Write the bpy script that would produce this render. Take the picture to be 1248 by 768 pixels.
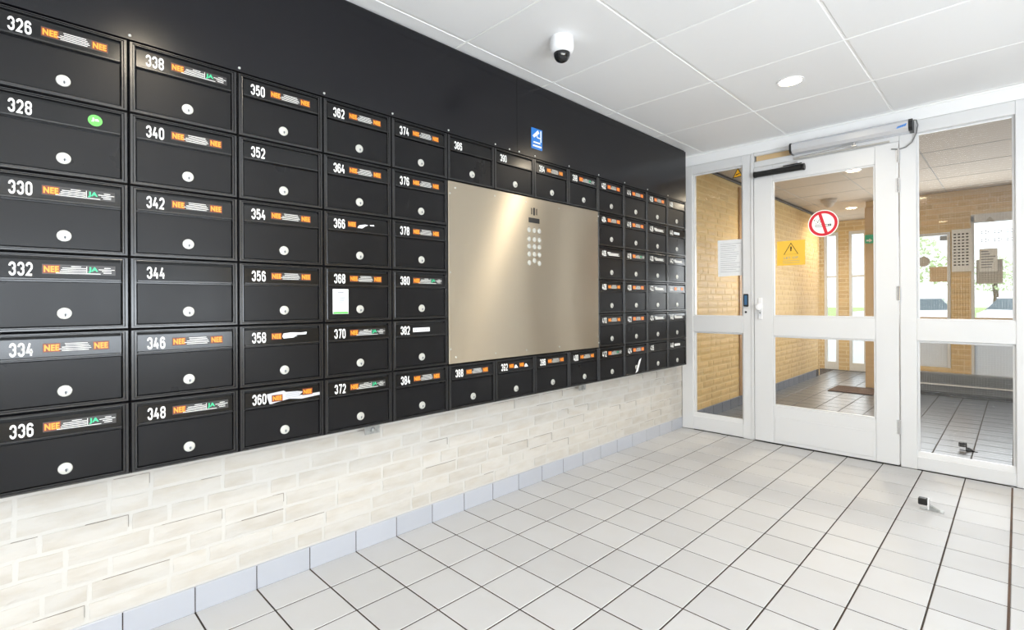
import bpy, bmesh, math, random
from mathutils import Matrix, Vector
random.seed(7)
for o in list(bpy.data.objects): bpy.data.objects.remove(o)
SC = bpy.context.scene
COL = SC.collection
T = 0.2
H = 2.282            # ceiling height
XM = 0.122           # face of the mailboxes
YD = 4.043           # face of the door wall
P0, CW, ZT, RH, ZB = .2611, .3015, 1.862, .2181, .5535
YB = -3.0            # back wall
XR = 4.6             # right wall

# ------------------------------------------------------------------ camera
yaw, ro, FPX = .7865, -.0051, 615.96
F = Vector((-math.sin(yaw), math.cos(yaw), 0)); R = Vector((math.cos(yaw), math.sin(yaw), 0)); U = Vector((0, 0, 1))
R2 = R*math.cos(ro)+U*math.sin(ro); U2 = -R*math.sin(ro)+U*math.cos(ro)
cd = bpy.data.cameras.new('camera'); cam = bpy.data.objects.new('camera', cd); COL.objects.link(cam)
cam.matrix_world = Matrix(((R2.x, U2.x, -F.x, 10.0557*T), (R2.y, U2.y, -F.y, 0), (R2.z, U2.z, -F.z, 5.3252*T), (0, 0, 0, 1)))
cd.sensor_width = 36; cd.sensor_fit = 'HORIZONTAL'; cd.lens = FPX/1248*36
cd.shift_x = (624-623.2)/1248; cd.shift_y = (368.48-384)/1248; cd.clip_start = .02; cd.clip_end = 300
SC.camera = cam

# ------------------------------------------------------------------ world, lights, exposure
w = bpy.data.worlds.new('sky'); SC.world = w; w.use_nodes = True
nt = w.node_tree; bg = nt.nodes['Background']
bg.inputs[0].default_value = (.86, .93, 1, 1); bg.inputs[1].default_value = 2.2
vs = SC.view_settings; vs.view_transform = 'Standard'; vs.look = 'None'; vs.gamma = 1; vs.use_curve_mapping = False
vs.exposure = 0.27

def area(name, loc, direction, sx, sy, power, col=(1, 1, 1), spread=180):
    l = bpy.data.lights.new(name, 'AREA'); l.shape = 'RECTANGLE'; l.size = sx; l.size_y = sy; l.energy = power; l.color = col
    l.spread = math.radians(spread)
    o = bpy.data.objects.new(name, l); COL.objects.link(o); o.location = loc
    o.rotation_euler = Vector(direction).to_track_quat('-Z', 'Y').to_euler(); return o
DAY = (.84, .92, 1.0)
area('daylight_back_window', (2.8, YB+.03, 1.2), (0, 1, 0), .9, 2.0, 22, DAY)
area('daylight_right_window', (XR-.03, -.2, 1.35), (-1, 0, 0), 4.0, 1.2, 3, DAY)
area('ceiling_fill_uplight', (XR-.05, -.2, 1.0), (-1, 0, 1.7), 4.0, .6, 205, DAY)  # added fill light, tilted upward out of view to brighten the ceiling
area('daylight_vestibule_window', (1.55, 7.42, 1.3), (0, -1, 0), 1.5, 1.0, 30, (.92, .96, 1))
area('daylight_vestibule_door', (.0, 8.95, 1.2), (0, -1, 0), .9, 1.8, 7, (1, .97, .93))

# ------------------------------------------------------------------ materials
def mat(name, col, rough=.5, metal=0, spec=.5, noise=0, nscale=8, ndark=None, bump=0, bscale=60, rand=0, rnoise=0, rnscale=3, aniso=0, stretch=None, emit=None, estr=0, coat=0):
    m = bpy.data.materials.new(name); m.use_nodes = True; n = m.node_tree; b = n.nodes['Principled BSDF']
    c4 = (*col, 1)
    b.inputs['Base Color'].default_value = c4; b.inputs['Roughness'].default_value = rough
    b.inputs['Metallic'].default_value = metal; b.inputs['Specular IOR Level'].default_value = spec
    if coat: b.inputs['Coat Weight'].default_value = coat; b.inputs['Coat Roughness'].default_value = .1
    if emit: b.inputs['Emission Color'].default_value = (*emit, 1); b.inputs['Emission Strength'].default_value = estr
    tc = n.nodes.new('ShaderNodeTexCoord'); vec = tc.outputs['Object']
    if noise or bump or rnoise or rand:
        oi = n.nodes.new('ShaderNodeObjectInfo')
        add = n.nodes.new('ShaderNodeVectorMath'); add.operation = 'MULTIPLY_ADD'
        cmb = n.nodes.new('ShaderNodeCombineXYZ')
        for i in range(3): n.links.new(oi.outputs['Random'], cmb.inputs[i])
        n.links.new(cmb.outputs[0], add.inputs[0]); add.inputs[1].default_value = (37, 17, 53); n.links.new(vec, add.inputs[2]); vec = add.outputs[0]
    if stretch:
        mp = n.nodes.new('ShaderNodeMapping'); mp.inputs['Scale'].default_value = stretch; n.links.new(vec, mp.inputs[0]); vec = mp.outputs[0]
    last = None
    if noise:
        tx = n.nodes.new('ShaderNodeTexNoise'); tx.inputs['Scale'].default_value = nscale; tx.inputs['Detail'].default_value = 5
        n.links.new(vec, tx.inputs['Vector'])
        rp = n.nodes.new('ShaderNodeMapRange'); rp.inputs[1].default_value = .4; rp.inputs[2].default_value = .75; rp.inputs[3].default_value = 0; rp.inputs[4].default_value = noise
        n.links.new(tx.outputs['Fac'], rp.inputs[0])
        mx = n.nodes.new('ShaderNodeMix'); mx.data_type = 'RGBA'; mx.inputs[6].default_value = c4
        mx.inputs[7].default_value = (*(ndark or [c*.6 for c in col]), 1); n.links.new(rp.outputs[0], mx.inputs[0]); last = mx.outputs[2]
    if rand:
        hs = n.nodes.new('ShaderNodeHueSaturation')
        mr = n.nodes.new('ShaderNodeMapRange'); mr.inputs[3].default_value = 1-rand; mr.inputs[4].default_value = 1+rand*.6
        n.links.new(oi.outputs['Random'], mr.inputs[0]); n.links.new(mr.outputs[0], hs.inputs['Value'])
        if last: n.links.new(last, hs.inputs['Color'])
        else: hs.inputs['Color'].default_value = c4
        last = hs.outputs[0]
    if last: n.links.new(last, b.inputs['Base Color'])
    if bump:
        t2 = n.nodes.new('ShaderNodeTexNoise'); t2.inputs['Scale'].default_value = bscale; t2.inputs['Detail'].default_value = 4; n.links.new(vec, t2.inputs['Vector'])
        bp = n.nodes.new('ShaderNodeBump'); bp.inputs['Strength'].default_value = bump; bp.inputs['Distance'].default_value = .002
        n.links.new(t2.outputs['Fac'], bp.inputs['Height']); n.links.new(bp.outputs[0], b.inputs['Normal'])
    if rnoise:
        t3 = n.nodes.new('ShaderNodeTexNoise'); t3.inputs['Scale'].default_value = rnscale; t3.inputs['Detail'].default_value = 6; n.links.new(vec, t3.inputs['Vector'])
        m3 = n.nodes.new('ShaderNodeMapRange'); m3.inputs[1].default_value = .3; m3.inputs[2].default_value = .7; m3.inputs[3].default_value = rough-rnoise; m3.inputs[4].default_value = rough+rnoise
        n.links.new(t3.outputs['Fac'], m3.inputs[0]); n.links.new(m3.outputs[0], b.inputs['Roughness'])
    if aniso:
        b.inputs['Anisotropic'].default_value = aniso
        cv = n.nodes.new('ShaderNodeCombineXYZ'); cv.inputs[0].default_value = 0; cv.inputs[1].default_value = 0; cv.inputs[2].default_value = 1
        n.links.new(cv.outputs[0], b.inputs['Tangent'])
    return m
def lin(r, g, b): return tuple(((c/255)/12.92 if c/255 <= .04045 else ((c/255+.055)/1.055)**2.4) for c in (r, g, b))
M = dict(
 tile=mat('floor_tile', lin(200, 200, 201), .5, spec=.35, noise=.25, nscale=9, ndark=lin(193, 191, 188), rand=.05, bump=.08, bscale=120, rnoise=.06),
 vtile=mat('dimmed_floor_tile', lin(84, 88, 94), .30, noise=.25, nscale=9, ndark=lin(72, 76, 82), rand=.05),  # same tile as the room floor; dimming by the glass painted into its colour
 grout=mat('dark_grout', lin(48, 42, 38), .9, noise=.5, nscale=20, ndark=lin(90, 62, 40)),
 skirt=mat('skirting_tile', lin(184, 187, 195), .28, rand=.04, noise=.2, nscale=9, ndark=lin(172, 176, 184)),
 vskirt=mat('slate_skirting_tile', lin(92, 98, 112), .3, rand=.12),
 brick=mat('painted_brick', lin(204, 200, 193), .6, noise=.7, nscale=16, ndark=lin(188, 179, 165), rand=.06, bump=.6, bscale=70, stretch=(1, .5, 1.6)),
 mortar=mat('white_mortar', lin(206, 203, 197), .85, bump=.6, bscale=120),
 vbrick=mat('yellow_brick', lin(224, 190, 128), .5, noise=.5, nscale=12, ndark=lin(206, 168, 104), rand=.10, bump=.5, bscale=70),
 vmortar=mat('pale_mortar', lin(228, 202, 148), .85, bump=.4),
 ceil=mat('ceiling_panel_white', lin(241, 241, 241), .8, rand=.02, bump=.12, bscale=200),
 bar=mat('ceiling_bar_white', lin(248, 248, 246), .4),
 gap=mat('ceiling_gap_grey', lin(170, 168, 164), .8),
 vceil=mat('vestibule_ceiling_panel', lin(196, 184, 168), .7, rand=.03),
 black=mat('black_powder_coat', (.0075, .0075, .0085), .31, noise=.3, nscale=7, ndark=(.012, .012, .013), rnoise=.04, rnscale=5, bump=.05, bscale=300, spec=.22),
 flap=mat('black_gloss_flap', (.008, .008, .0085), .18, rnoise=.02, rnscale=6, spec=.3),
 blackrim=mat('black_rim', (.010, .010, .011), .24, spec=.6),
 board=mat('black_gloss_board', (.007, .007, .009), .22, rnoise=.03, rnscale=2.5, spec=.32),
 dark=mat('dark_void', (.003, .003, .003), .7, noise=.1),
 silver=mat('lock_silver', lin(205, 205, 198), .35, metal=.4, noise=.3, nscale=90, ndark=lin(180, 180, 176)),
 steel=mat('brushed_steel', (.57, .50, .39), .31, metal=1, aniso=.96, noise=.25, nscale=30, ndark=(.54, .50, .44), stretch=(1, .03, 25)),
 chrome=mat('chrome', (.75, .75, .76), .2, metal=1, noise=.1),
 zinc=mat('galvanised_bracket', lin(176, 178, 176), .45, metal=.6, noise=.6, nscale=60, ndark=lin(110, 112, 110)),
 wood=mat('pale_wood', lin(214, 184, 140), .5, noise=.5, nscale=6, ndark=lin(196, 164, 118), stretch=(.4, 4, 6)),
 brown=mat('brown_wood', lin(172, 134, 88), .5, noise=.5, nscale=6, stretch=(4, 4, .5)),
 white=mat('white_lacquer', lin(222, 222, 222), .3, noise=.12, nscale=4, ndark=lin(212, 212, 212)),
 whiteg=mat('white_gasket', lin(196, 192, 184), .6, noise=.2),
 plastic=mat('white_plastic', lin(240, 240, 241), .35, noise=.05),
 num=mat('white_print', lin(250, 250, 246), .45, noise=.05),
 grey=mat('grey_print', lin(150, 155, 160), .5, noise=.05),
 blackp=mat('black_print', lin(28, 26, 26), .5, noise=.05),
 oran=mat('orange_print', lin(255, 158, 44), .4, noise=.05),
 oranbg=mat('orange_sticker', lin(116, 46, 6), .4, noise=.1),
 redbg=mat('red_sticker', lin(214, 84, 50), .4, noise=.1),
 green=mat('green_print', lin(52, 196, 138), .4, noise=.05),
 lgreen=mat('green_round_sticker', lin(96, 196, 84), .4, noise=.1),
 stk=mat('dark_sticker', lin(44, 42, 42), .3, noise=.1),
 paper=mat('white_paper', lin(242, 243, 244), .7, noise=.15, nscale=5, ndark=lin(212, 214, 218)),
 tape=mat('clear_tape', lin(200, 200, 205), .2, noise=.2),
 blue=mat('blue_sign', lin(28, 118, 204), .35, noise=.1),
 yellow=mat('yellow_sticker', lin(236, 188, 66), .4, noise=.15, nscale=3, ndark=lin(240, 204, 110)),
 amber=mat('amber_warning', lin(240, 176, 30), .4, noise=.1),
 red=mat('sign_red', lin(206, 34, 52), .4, noise=.1),
 alu=mat('satin_aluminium', lin(224, 226, 230), .25, metal=.55, noise=.1, nscale=4, stretch=(.3, 4, 4)),
 rust=mat('rusty_joint', lin(100, 76, 60), .8, noise=.8, nscale=9, ndark=lin(50, 42, 38)),
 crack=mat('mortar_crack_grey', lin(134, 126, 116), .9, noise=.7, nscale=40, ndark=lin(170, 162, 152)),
 blackpl=mat('black_plastic', (.01, .01, .01), .4, noise=.2),
 lcd=mat('blue_display', lin(70, 110, 150), .15, noise=.3),
 smoke=mat('tinted_dome', (.012, .013, .014), .05, noise=.05),
 cable=mat('grey_cable', lin(120, 120, 118), .5, noise=.1),
 lamp=mat('lamp_diffuser', (1, 1, 1), .5, emit=(1, .80, .50), estr=28),
 radiator=mat('grey_convector', lin(112, 114, 116), .4, noise=.3, nscale=30),
 mat_=mat('brown_doormat', lin(84, 60, 44), .95, noise=.8, nscale=200, bump=1, bscale=400),
 grass=mat('grass_ground', lin(150, 172, 96), .9, noise=.7, nscale=3, ndark=lin(170, 180, 120)),
 road=mat('asphalt', lin(190, 190, 186), .9, noise=.5, nscale=20),
 car=mat('white_car_paint', lin(240, 240, 242), .2, noise=.05),
 carglass=mat('car_glass', lin(90, 104, 110), .1, noise=.05),
 tyre=mat('tyre_rubber', (.02, .02, .02), .8, noise=.2),
 leaf=mat('tree_leaves', lin(206, 214, 180), .8, noise=.7, nscale=6, ndark=lin(186, 200, 160)),
 bark=mat('tree_bark', lin(96, 78, 60), .9, noise=.7, nscale=20),
 brickwall=None, exit=mat('exit_sign_green', lin(40, 150, 110), .4, emit=lin(60, 190, 140), estr=.15),
)
def brick_tex_mat():
    m = bpy.data.materials.new('distant_brick'); m.use_nodes = True; n = m.node_tree; b = n.nodes['Principled BSDF']; b.inputs['Roughness'].default_value = .7
    tc = n.nodes.new('ShaderNodeTexCoord'); sp = n.nodes.new('ShaderNodeSeparateXYZ'); n.links.new(tc.outputs['Object'], sp.inputs[0])
    ad = n.nodes.new('ShaderNodeMath'); n.links.new(sp.outputs[0], ad.inputs[0]); n.links.new(sp.outputs[1], ad.inputs[1])
    cb = n.nodes.new('ShaderNodeCombineXYZ'); n.links.new(ad.outputs[0], cb.inputs[0]); n.links.new(sp.outputs[2], cb.inputs[1])
    br = n.nodes.new('ShaderNodeTexBrick'); n.links.new(cb.outputs[0], br.inputs['Vector']); br.inputs['Scale'].default_value = 1
    br.inputs['Brick Width'].default_value = .212; br.inputs['Row Height'].default_value = .061; br.inputs['Mortar Size'].default_value = .006
    br.inputs['Color1'].default_value = (*lin(216, 186, 132), 1); br.inputs['Color2'].default_value = (*lin(200, 168, 116), 1); br.inputs['Mortar'].default_value = (*lin(226, 206, 160), 1)
    n.links.new(br.outputs['Color'], b.inputs['Base Color']); return m
M['brickwall'] = brick_tex_mat()
def glass_mat(name, tint=(1, 1, 1), ior=1.5):
    m = bpy.data.materials.new(name); m.use_nodes = True; n = m.node_tree; n.nodes.clear()
    out = n.nodes.new('ShaderNodeOutputMaterial'); mx = n.nodes.new('ShaderNodeMixShader'); fr = n.nodes.new('ShaderNodeFresnel'); fr.inputs[0].default_value = ior
    tr = n.nodes.new('ShaderNodeBsdfTransparent'); tr.inputs[0].default_value = (*tint, 1); gl = n.nodes.new('ShaderNodeBsdfGlossy'); gl.inputs['Roughness'].default_value = 0.0
    geo = n.nodes.new('ShaderNodeNewGeometry'); bk = n.nodes.new('ShaderNodeMath'); bk.operation = 'SUBTRACT'; bk.inputs[0].default_value = 1
    n.links.new(geo.outputs['Backfacing'], bk.inputs[1])
    ml = n.nodes.new('ShaderNodeMath'); ml.operation = 'MULTIPLY'; n.links.new(fr.outputs[0], ml.inputs[0]); n.links.new(bk.outputs[0], ml.inputs[1])
    n.links.new(ml.outputs[0], mx.inputs[0]); n.links.new(tr.outputs[0], mx.inputs[1]); n.links.new(gl.outputs[0], mx.inputs[2]); n.links.new(mx.outputs[0], out.inputs[0]); return m
def frosted(name, col):
    m = bpy.data.materials.new(name); m.use_nodes = True; n = m.node_tree; n.nodes.clear(); out = n.nodes.new('ShaderNodeOutputMaterial')
    a = n.nodes.new('ShaderNodeBsdfTranslucent'); b = n.nodes.new('ShaderNodeBsdfDiffuse'); mx = n.nodes.new('ShaderNodeMixShader'); mx.inputs[0].default_value = .35
    a.inputs[0].default_value = b.inputs[0].default_value = (*col, 1); n.links.new(a.outputs[0], mx.inputs[1]); n.links.new(b.outputs[0], mx.inputs[2]); n.links.new(mx.outputs[0], out.inputs[0]); return m
M['frost'] = frosted('frosted_panel', (.75, .77, .8))
M['glass'] = glass_mat('clear_glass', (.97, .975, .97))

# ------------------------------------------------------------------ mesh helpers
class MB:
    def __init__(s): s.v = []; s.f = []; s.m = []; s.mats = []
    def mi(s, k):
        if k not in s.mats: s.mats.append(k)
        return s.mats.index(k)
    def add(s, vs, fs, k):
        o = len(s.v); s.v += [tuple(p) for p in vs]; i = s.mi(k)
        for f in fs: s.f.append([o+a for a in f]); s.m.append(i)
    def box(s, x0, x1, y0, y1, z0, z1, k, c=0):
        if c:
            c = min(c, (x1-x0)*.45, (y1-y0)*.45, (z1-z0)*.45)
            bm = bmesh.new(); bmesh.ops.create_cube(bm, size=1)
            for q in bm.verts: q.co = Vector(((x0+x1)/2+q.co.x*(x1-x0), (y0+y1)/2+q.co.y*(y1-y0), (z0+z1)/2+q.co.z*(z1-z0)))
            bmesh.ops.bevel(bm, geom=bm.edges[:], offset=c, segments=1, affect='EDGES')
            bm.verts.index_update(); s.add([q.co[:] for q in bm.verts], [[q.index for q in f.verts] for f in bm.faces], k); bm.free(); return s
        s.add([(x, y, z) for x in (x0, x1) for y in (y0, y1) for z in (z0, z1)],
              [(0, 1, 3, 2), (4, 6, 7, 5), (0, 4, 5, 1), (2, 3, 7, 6), (0, 2, 6, 4), (1, 5, 7, 3)], k); return s
    def prism(s, pts, fn, d0, d1, k):   # pts 2D outline, fn(a,b,d) -> xyz
        n = len(pts); s.add([fn(a, b, d0) for a, b in pts]+[fn(a, b, d1) for a, b in pts], [list(range(n))[::-1], list(range(n, 2*n))]+[(i, (i+1) % n, n+(i+1) % n, n+i) for i in range(n)], k); return s
    def lathe(s, prof, fn, k, n=24):    # prof [(r,h)], fn(a,b,h)
        vs = []; fs = []
        for r, h in prof:
            for i in range(n): t = 2*math.pi*i/n; vs.append(fn(r*math.cos(t), r*math.sin(t), h))
        for j in range(len(prof)-1):
            for i in range(n): fs.append((j*n+i, j*n+(i+1) % n, (j+1)*n+(i+1) % n, (j+1)*n+i))
        fs.append(list(range(n))[::-1]); fs.append([(len(prof)-1)*n+i for i in range(n)]); s.add(vs, fs, k); return s
    def tube(s, pts, r, k, n=10):
        P = [Vector(p) for p in pts]; vs = []; fs = []
        for i, p in enumerate(P):
            d = (P[min(i+1, len(P)-1)]-P[max(i-1, 0)]).normalized(); a = d.orthogonal().normalized() if i == 0 else (a-d*a.dot(d)).normalized(); b = d.cross(a)
            for j in range(n): t = 2*math.pi*j/n; vs.append(p+(a*math.cos(t)+b*math.sin(t))*r)
        for i in range(len(P)-1):
            for j in range(n): fs.append((i*n+j, i*n+(j+1) % n, (i+1)*n+(j+1) % n, (i+1)*n+j))
        fs.append(list(range(n))[::-1]); fs.append([(len(P)-1)*n+j for j in range(n)]); s.add(vs, fs, k); return s
    def rings(s, loops, k, cap=True):
        n = len(loops[0]); vs = [p for l in loops for p in l]; fs = []
        for j in range(len(loops)-1):
            for i in range(n): fs.append((j*n+i, j*n+(i+1) % n, (j+1)*n+(i+1) % n, (j+1)*n+i))
        if cap: fs.append([(len(loops)-1)*n+i for i in range(n)]); fs.append(list(range(n))[::-1])
        s.add(vs, fs, k); return s
    def flat(s, pts2, fn, d, k): s.add([fn(a, b, d) for a, b in pts2], [list(range(len(pts2)))], k); return s
    def quad(s, a0, a1, b0, b1, fn, d, k): return s.flat([(a0, b0), (a1, b0), (a1, b1), (a0, b1)], fn, d, k)
    def text(s, st, a, b, h, wd, fn, d, k, bold=.02, center=False):
        vs, fs, tw, th = glyphs(st, bold)
        sx, sy = wd/tw, h/th
        s.add([fn(a+x*sx, b+y*sy, d) for x, y in vs], fs, k); return s
    def mesh(s, name, smooth=False):
        me = bpy.data.meshes.new(name); me.from_pydata(s.v, [], s.f)
        for k in s.mats: me.materials.append(M[k])
        me.polygons.foreach_set('material_index', s.m)
        bm = bmesh.new(); bm.from_mesh(me)
        if s.closed: bmesh.ops.recalc_face_normals(bm, faces=bm.faces)
        bm.to_mesh(me); bm.free()
        if smooth:
            for p in me.polygons: p.use_smooth = True
            try: me.set_sharp_from_angle(angle=math.radians(35))
            except Exception: pass
        me.update(); return me
    closed = True
    def obj(s, name, parent=None, loc=(0, 0, 0), smooth=False, kind=None, label=None):
        return link(s.mesh(name, smooth), name, parent, loc, kind, label)
def link(me, name, parent=None, loc=(0, 0, 0), kind=None, label=None):
    o = bpy.data.objects.new(name, me); COL.objects.link(o); o.location = loc
    if parent: o.parent = parent
    if kind: o['kind'] = kind
    if label: o['label'] = label
    return o
def tag(o, label, cat, group=None, kind=None):
    o['label'] = label; o['category'] = cat
    if group: o['group'] = group
    if kind: o['kind'] = kind
    return o
def thing(name, loc, label, cat, group=None, kind=None):
    o = bpy.data.objects.new(name, None); o.empty_display_size = .05; COL.objects.link(o); o.location = loc
    return tag(o, label, cat, group, kind)
def structure(name, label=None, cat=None, loc=(0, 0, 0)):
    o = bpy.data.objects.new(name, None); COL.objects.link(o); o.location = loc; o['kind'] = 'structure'
    if label: o['label'] = label
    if cat: o['category'] = cat
    return o
_g = {}
def glyphs(st, bold=.02):
    if (st, bold) in _g: return _g[(st, bold)]
    cu = bpy.data.curves.new('t', 'FONT'); cu.body = st; cu.size = 1; cu.offset = bold; cu.resolution_u = 3; cu.space_character = 1.08
    o = bpy.data.objects.new('t', cu); COL.objects.link(o)
    dg = bpy.context.evaluated_depsgraph_get(); e = o.evaluated_get(dg); me = e.to_mesh()
    vs = [(v.co.x, v.co.y) for v in me.vertices]; fs = [list(p.vertices) for p in me.polygons]; e.to_mesh_clear()
    bpy.data.objects.remove(o); bpy.data.curves.remove(cu)
    x0 = min(v[0] for v in vs); y0 = min(v[1] for v in vs); tw = max(v[0] for v in vs)-x0; th = max(v[1] for v in vs)-y0
    _g[(st, bold)] = ([(x-x0, y-y0) for x, y in vs], fs, tw, th); return _g[(st, bold)]
def S(): return MB()
def arc(cx, cy, r, a0, a1, n=6, ry=None): return [(cx+r*math.cos(math.radians(a0+(a1-a0)*i/n)), cy+(ry or r)*math.sin(math.radians(a0+(a1-a0)*i/n))) for i in range(n+1)]
def rrect(y0, y1, r=.46): return arc(1-r, y0+r, r, -90, 0)+arc(1-r, y1-r, r, 0, 90)+arc(r, y1-r, r, 90, 180)+arc(r, y0+r, r, 180, 270)
DIG = {'0': [(rrect(0, 2), 1)], '1': [([(.15, 1.6), (.6, 2), (.6, 0)], 0)],
 '2': [([(0, 1.5)]+arc(.5, 1.5, .5, 180, 0, 8)+[(1, 1.3), (.9, 1.05), (.02, 0), (1.05, 0)], 0)],
 '3': [([(0, 1.5)]+arc(.5, 1.5, .5, 170, 0, 8)+[(1, 1.32)]+arc(.7, 1.32, .3, 0, -75, 4)+[(.5, 1.03)], 0), ([(.5, 1.03)]+arc(.7, .74, .3, 75, 0, 4)+arc(.5, .5, .5, 0, -170, 8)+[(0, .5)], 0)],
 '4': [([(.55, 2.05), (.0, .55), (1.12, .55)], 0), ([(.78, 1.05), (.78, -.1)], 0)],
 '5': [([(1, 2), (.1, 2), (.05, 1.1), (.3, 1.28), (.6, 1.3)]+arc(.55, .85, .45, 80, 0, 5)+arc(.5, .5, .5, 0, -170, 8), 0)],
 '6': [(rrect(0, 1.2, .45), 1), ([(0, .6), (0, 1.5)]+arc(.5, 1.5, .5, 180, 10, 8), 0)],
 '7': [([(0, 2), (1, 2), (.35, -.1)], 0)], '8': [(rrect(0, 1.06, .44), 1), (rrect(1.06, 2, .42), 1)],
 '9': [(rrect(.8, 2, .45), 1), ([(1, 1.4), (1, .5)]+arc(.5, .5, .5, 0, -170, 8), 0)]}
def strokes(st, t=.40):
    V = []; Fc = []; x = 0
    for ch in st:
        for pts, closed in DIG[ch]:
            P = [Vector((a, b)) for a, b in pts]; Q = [P[0]]
            for p in P[1:]:
                if (p-Q[-1]).length > .01: Q.append(p)
            if closed and (Q[0]-Q[-1]).length < .01: Q.pop()
            n = len(Q); o = len(V)
            for i in range(n):
                a = Q[i-1] if (i or closed) else Q[0]; b = Q[(i+1) % n] if (i < n-1 or closed) else Q[i]
                d1 = (Q[i]-a); d2 = (b-Q[i])
                if d1.length < 1e-6: d1 = d2
                if d2.length < 1e-6: d2 = d1
                d1.normalize(); d2.normalize(); nn = Vector((-(d1+d2).y, (d1+d2).x)).normalized(); w_ = t/2/max(.5, abs(nn.dot(Vector((-d1.y, d1.x)))))
                for s_ in (1, -1): q = Q[i]+nn*w_*s_; V.append((q.x+x+t/2, q.y+t/2))
            for i in range(n if closed else n-1): j = (i+1) % n; Fc.append((o+2*i, o+2*i+1, o+2*j+1, o+2*j))
        x += 1.70
    return V, Fc, x-1.70+1+t, 2+t

# ------------------------------------------------------------------ floors
def tile_mesh(wx, wy, k, th=.008):
    c = .0022; m = MB()
    L = lambda i, z: [(i, i, z), (wx-i, i, z), (wx-i, wy-i, z), (i, wy-i, z)]
    m.rings([L(0, -th), L(0, -c*.8), L(c, 0)], k); return m.mesh('tile')
def tile_floor(xs, ys, k, parts, label, zb=-.05, x0=None, x1=None, y0=None, y1=None):
    r = structure('floor', label, 'floor')
    S().box(x0, x1, y0, y1, zb, -.0018, 'grout').obj('grout_bed', r)
    cache = {}; rest = MB(); g = .0026
    for i in range(len(xs)-1):
        for j in range(len(ys)-1):
            ax, bx, ay, by = xs[i]+g, xs[i+1]-g, ys[j]+g, ys[j+1]-g
            if parts(xs[i], ys[j]):
                key = (round(bx-ax, 4), round(by-ay, 4))
                if key not in cache: cache[key] = tile_mesh(bx-ax, by-ay, k)
                link(cache[key], 'tile', r, (ax, ay, random.uniform(-.0003, .0003)))
            else:
                L = lambda i, z: [(ax+i, ay+i, z), (bx-i, ay+i, z), (bx-i, by-i, z), (ax+i, by-i, z)]
                rest.rings([L(0, -.008), L(.002, 0)], k)
    if rest.v: rest.obj('tile_field', r, kind='stuff')
    return r
gx = [0.0]+[.1862+.2*i for i in range(17)]
gy = [.056+.2*i for i in range(-15, 20)]+[4.043]
tile_floor([x for x in gx if x < XR]+[XR], gy, 'tile', lambda x, y: x < 2.1 and y > .05, 'light grey square floor tiles with dark joints in front of the mailboxes', x0=-.02, x1=XR, y0=YB, y1=4.10)
vy = [4.16]+[4.256+.2*i for i in range(24)]+[9.0]
tile_floor([x for x in gx if x < XR]+[XR], vy, 'vtile', lambda x, y: x < 2.15 and y > 4.1 and not (x > .8 and y > 7.45), 'glossy tiled vestibule floor beyond the glass door, its dimness put into the colour', x0=-1.0, x1=XR, y0=4.10, y1=9.3)
S().box(1.9815, 1.9885, .0, 4.03, -.004, .0006, 'rust').obj('trim_1', kind='structure', label='rusty brown strip let into the floor joint at the right').__setitem__('category', 'floor strip')

# ------------------------------------------------------------------ bricks
def brick_meshes(L, k, n=7, hh=.049, amp=.0013):
    out = []
    for q in range(n):
        m = MB(); nu, nv = (6 if L > .15 else 4), 3
        vs = []; fs = []
        for j in range(nv):
            for i in range(nu):
                u = L*i/(nu-1); v = hh*j/(nv-1); e = (i in (0, nu-1)) or (j in (0, nv-1))
                x = random.uniform(-amp*.35, amp*.35) if not e else -amp*random.uniform(.5, 1.5)
                if i in (0, nu-1) and j in (0, nv-1): x -= amp*.9
                u += random.uniform(-1, 1)*.0016*(1 if e else 3); v += random.uniform(-1, 1)*.0014
                vs.append((x, u, v))
        for j in range(nv-1):
            for i in range(nu-1): a = j*nu+i; fs.append((a, a+1, a+nu+1, a+nu))
        per = [i for i in range(nu)]+[j*nu+nu-1 for j in range(1, nv)]+[(nv-1)*nu+i for i in range(nu-2, -1, -1)]+[j*nu for j in range(nv-2, 0, -1)]
        o = len(vs)
        for p in per: vs.append((-.014, vs[p][1], vs[p][2]))
        for i in range(len(per)): fs.append((per[(i+1) % len(per)], per[i], o+i, o+(i+1) % len(per)))
        fs.append([o+i for i in range(len(per))])
        m.add(vs, fs, k); out.append(m.mesh('brick'))
    return out
BL, BS, JT = .200, .095, .0125
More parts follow.
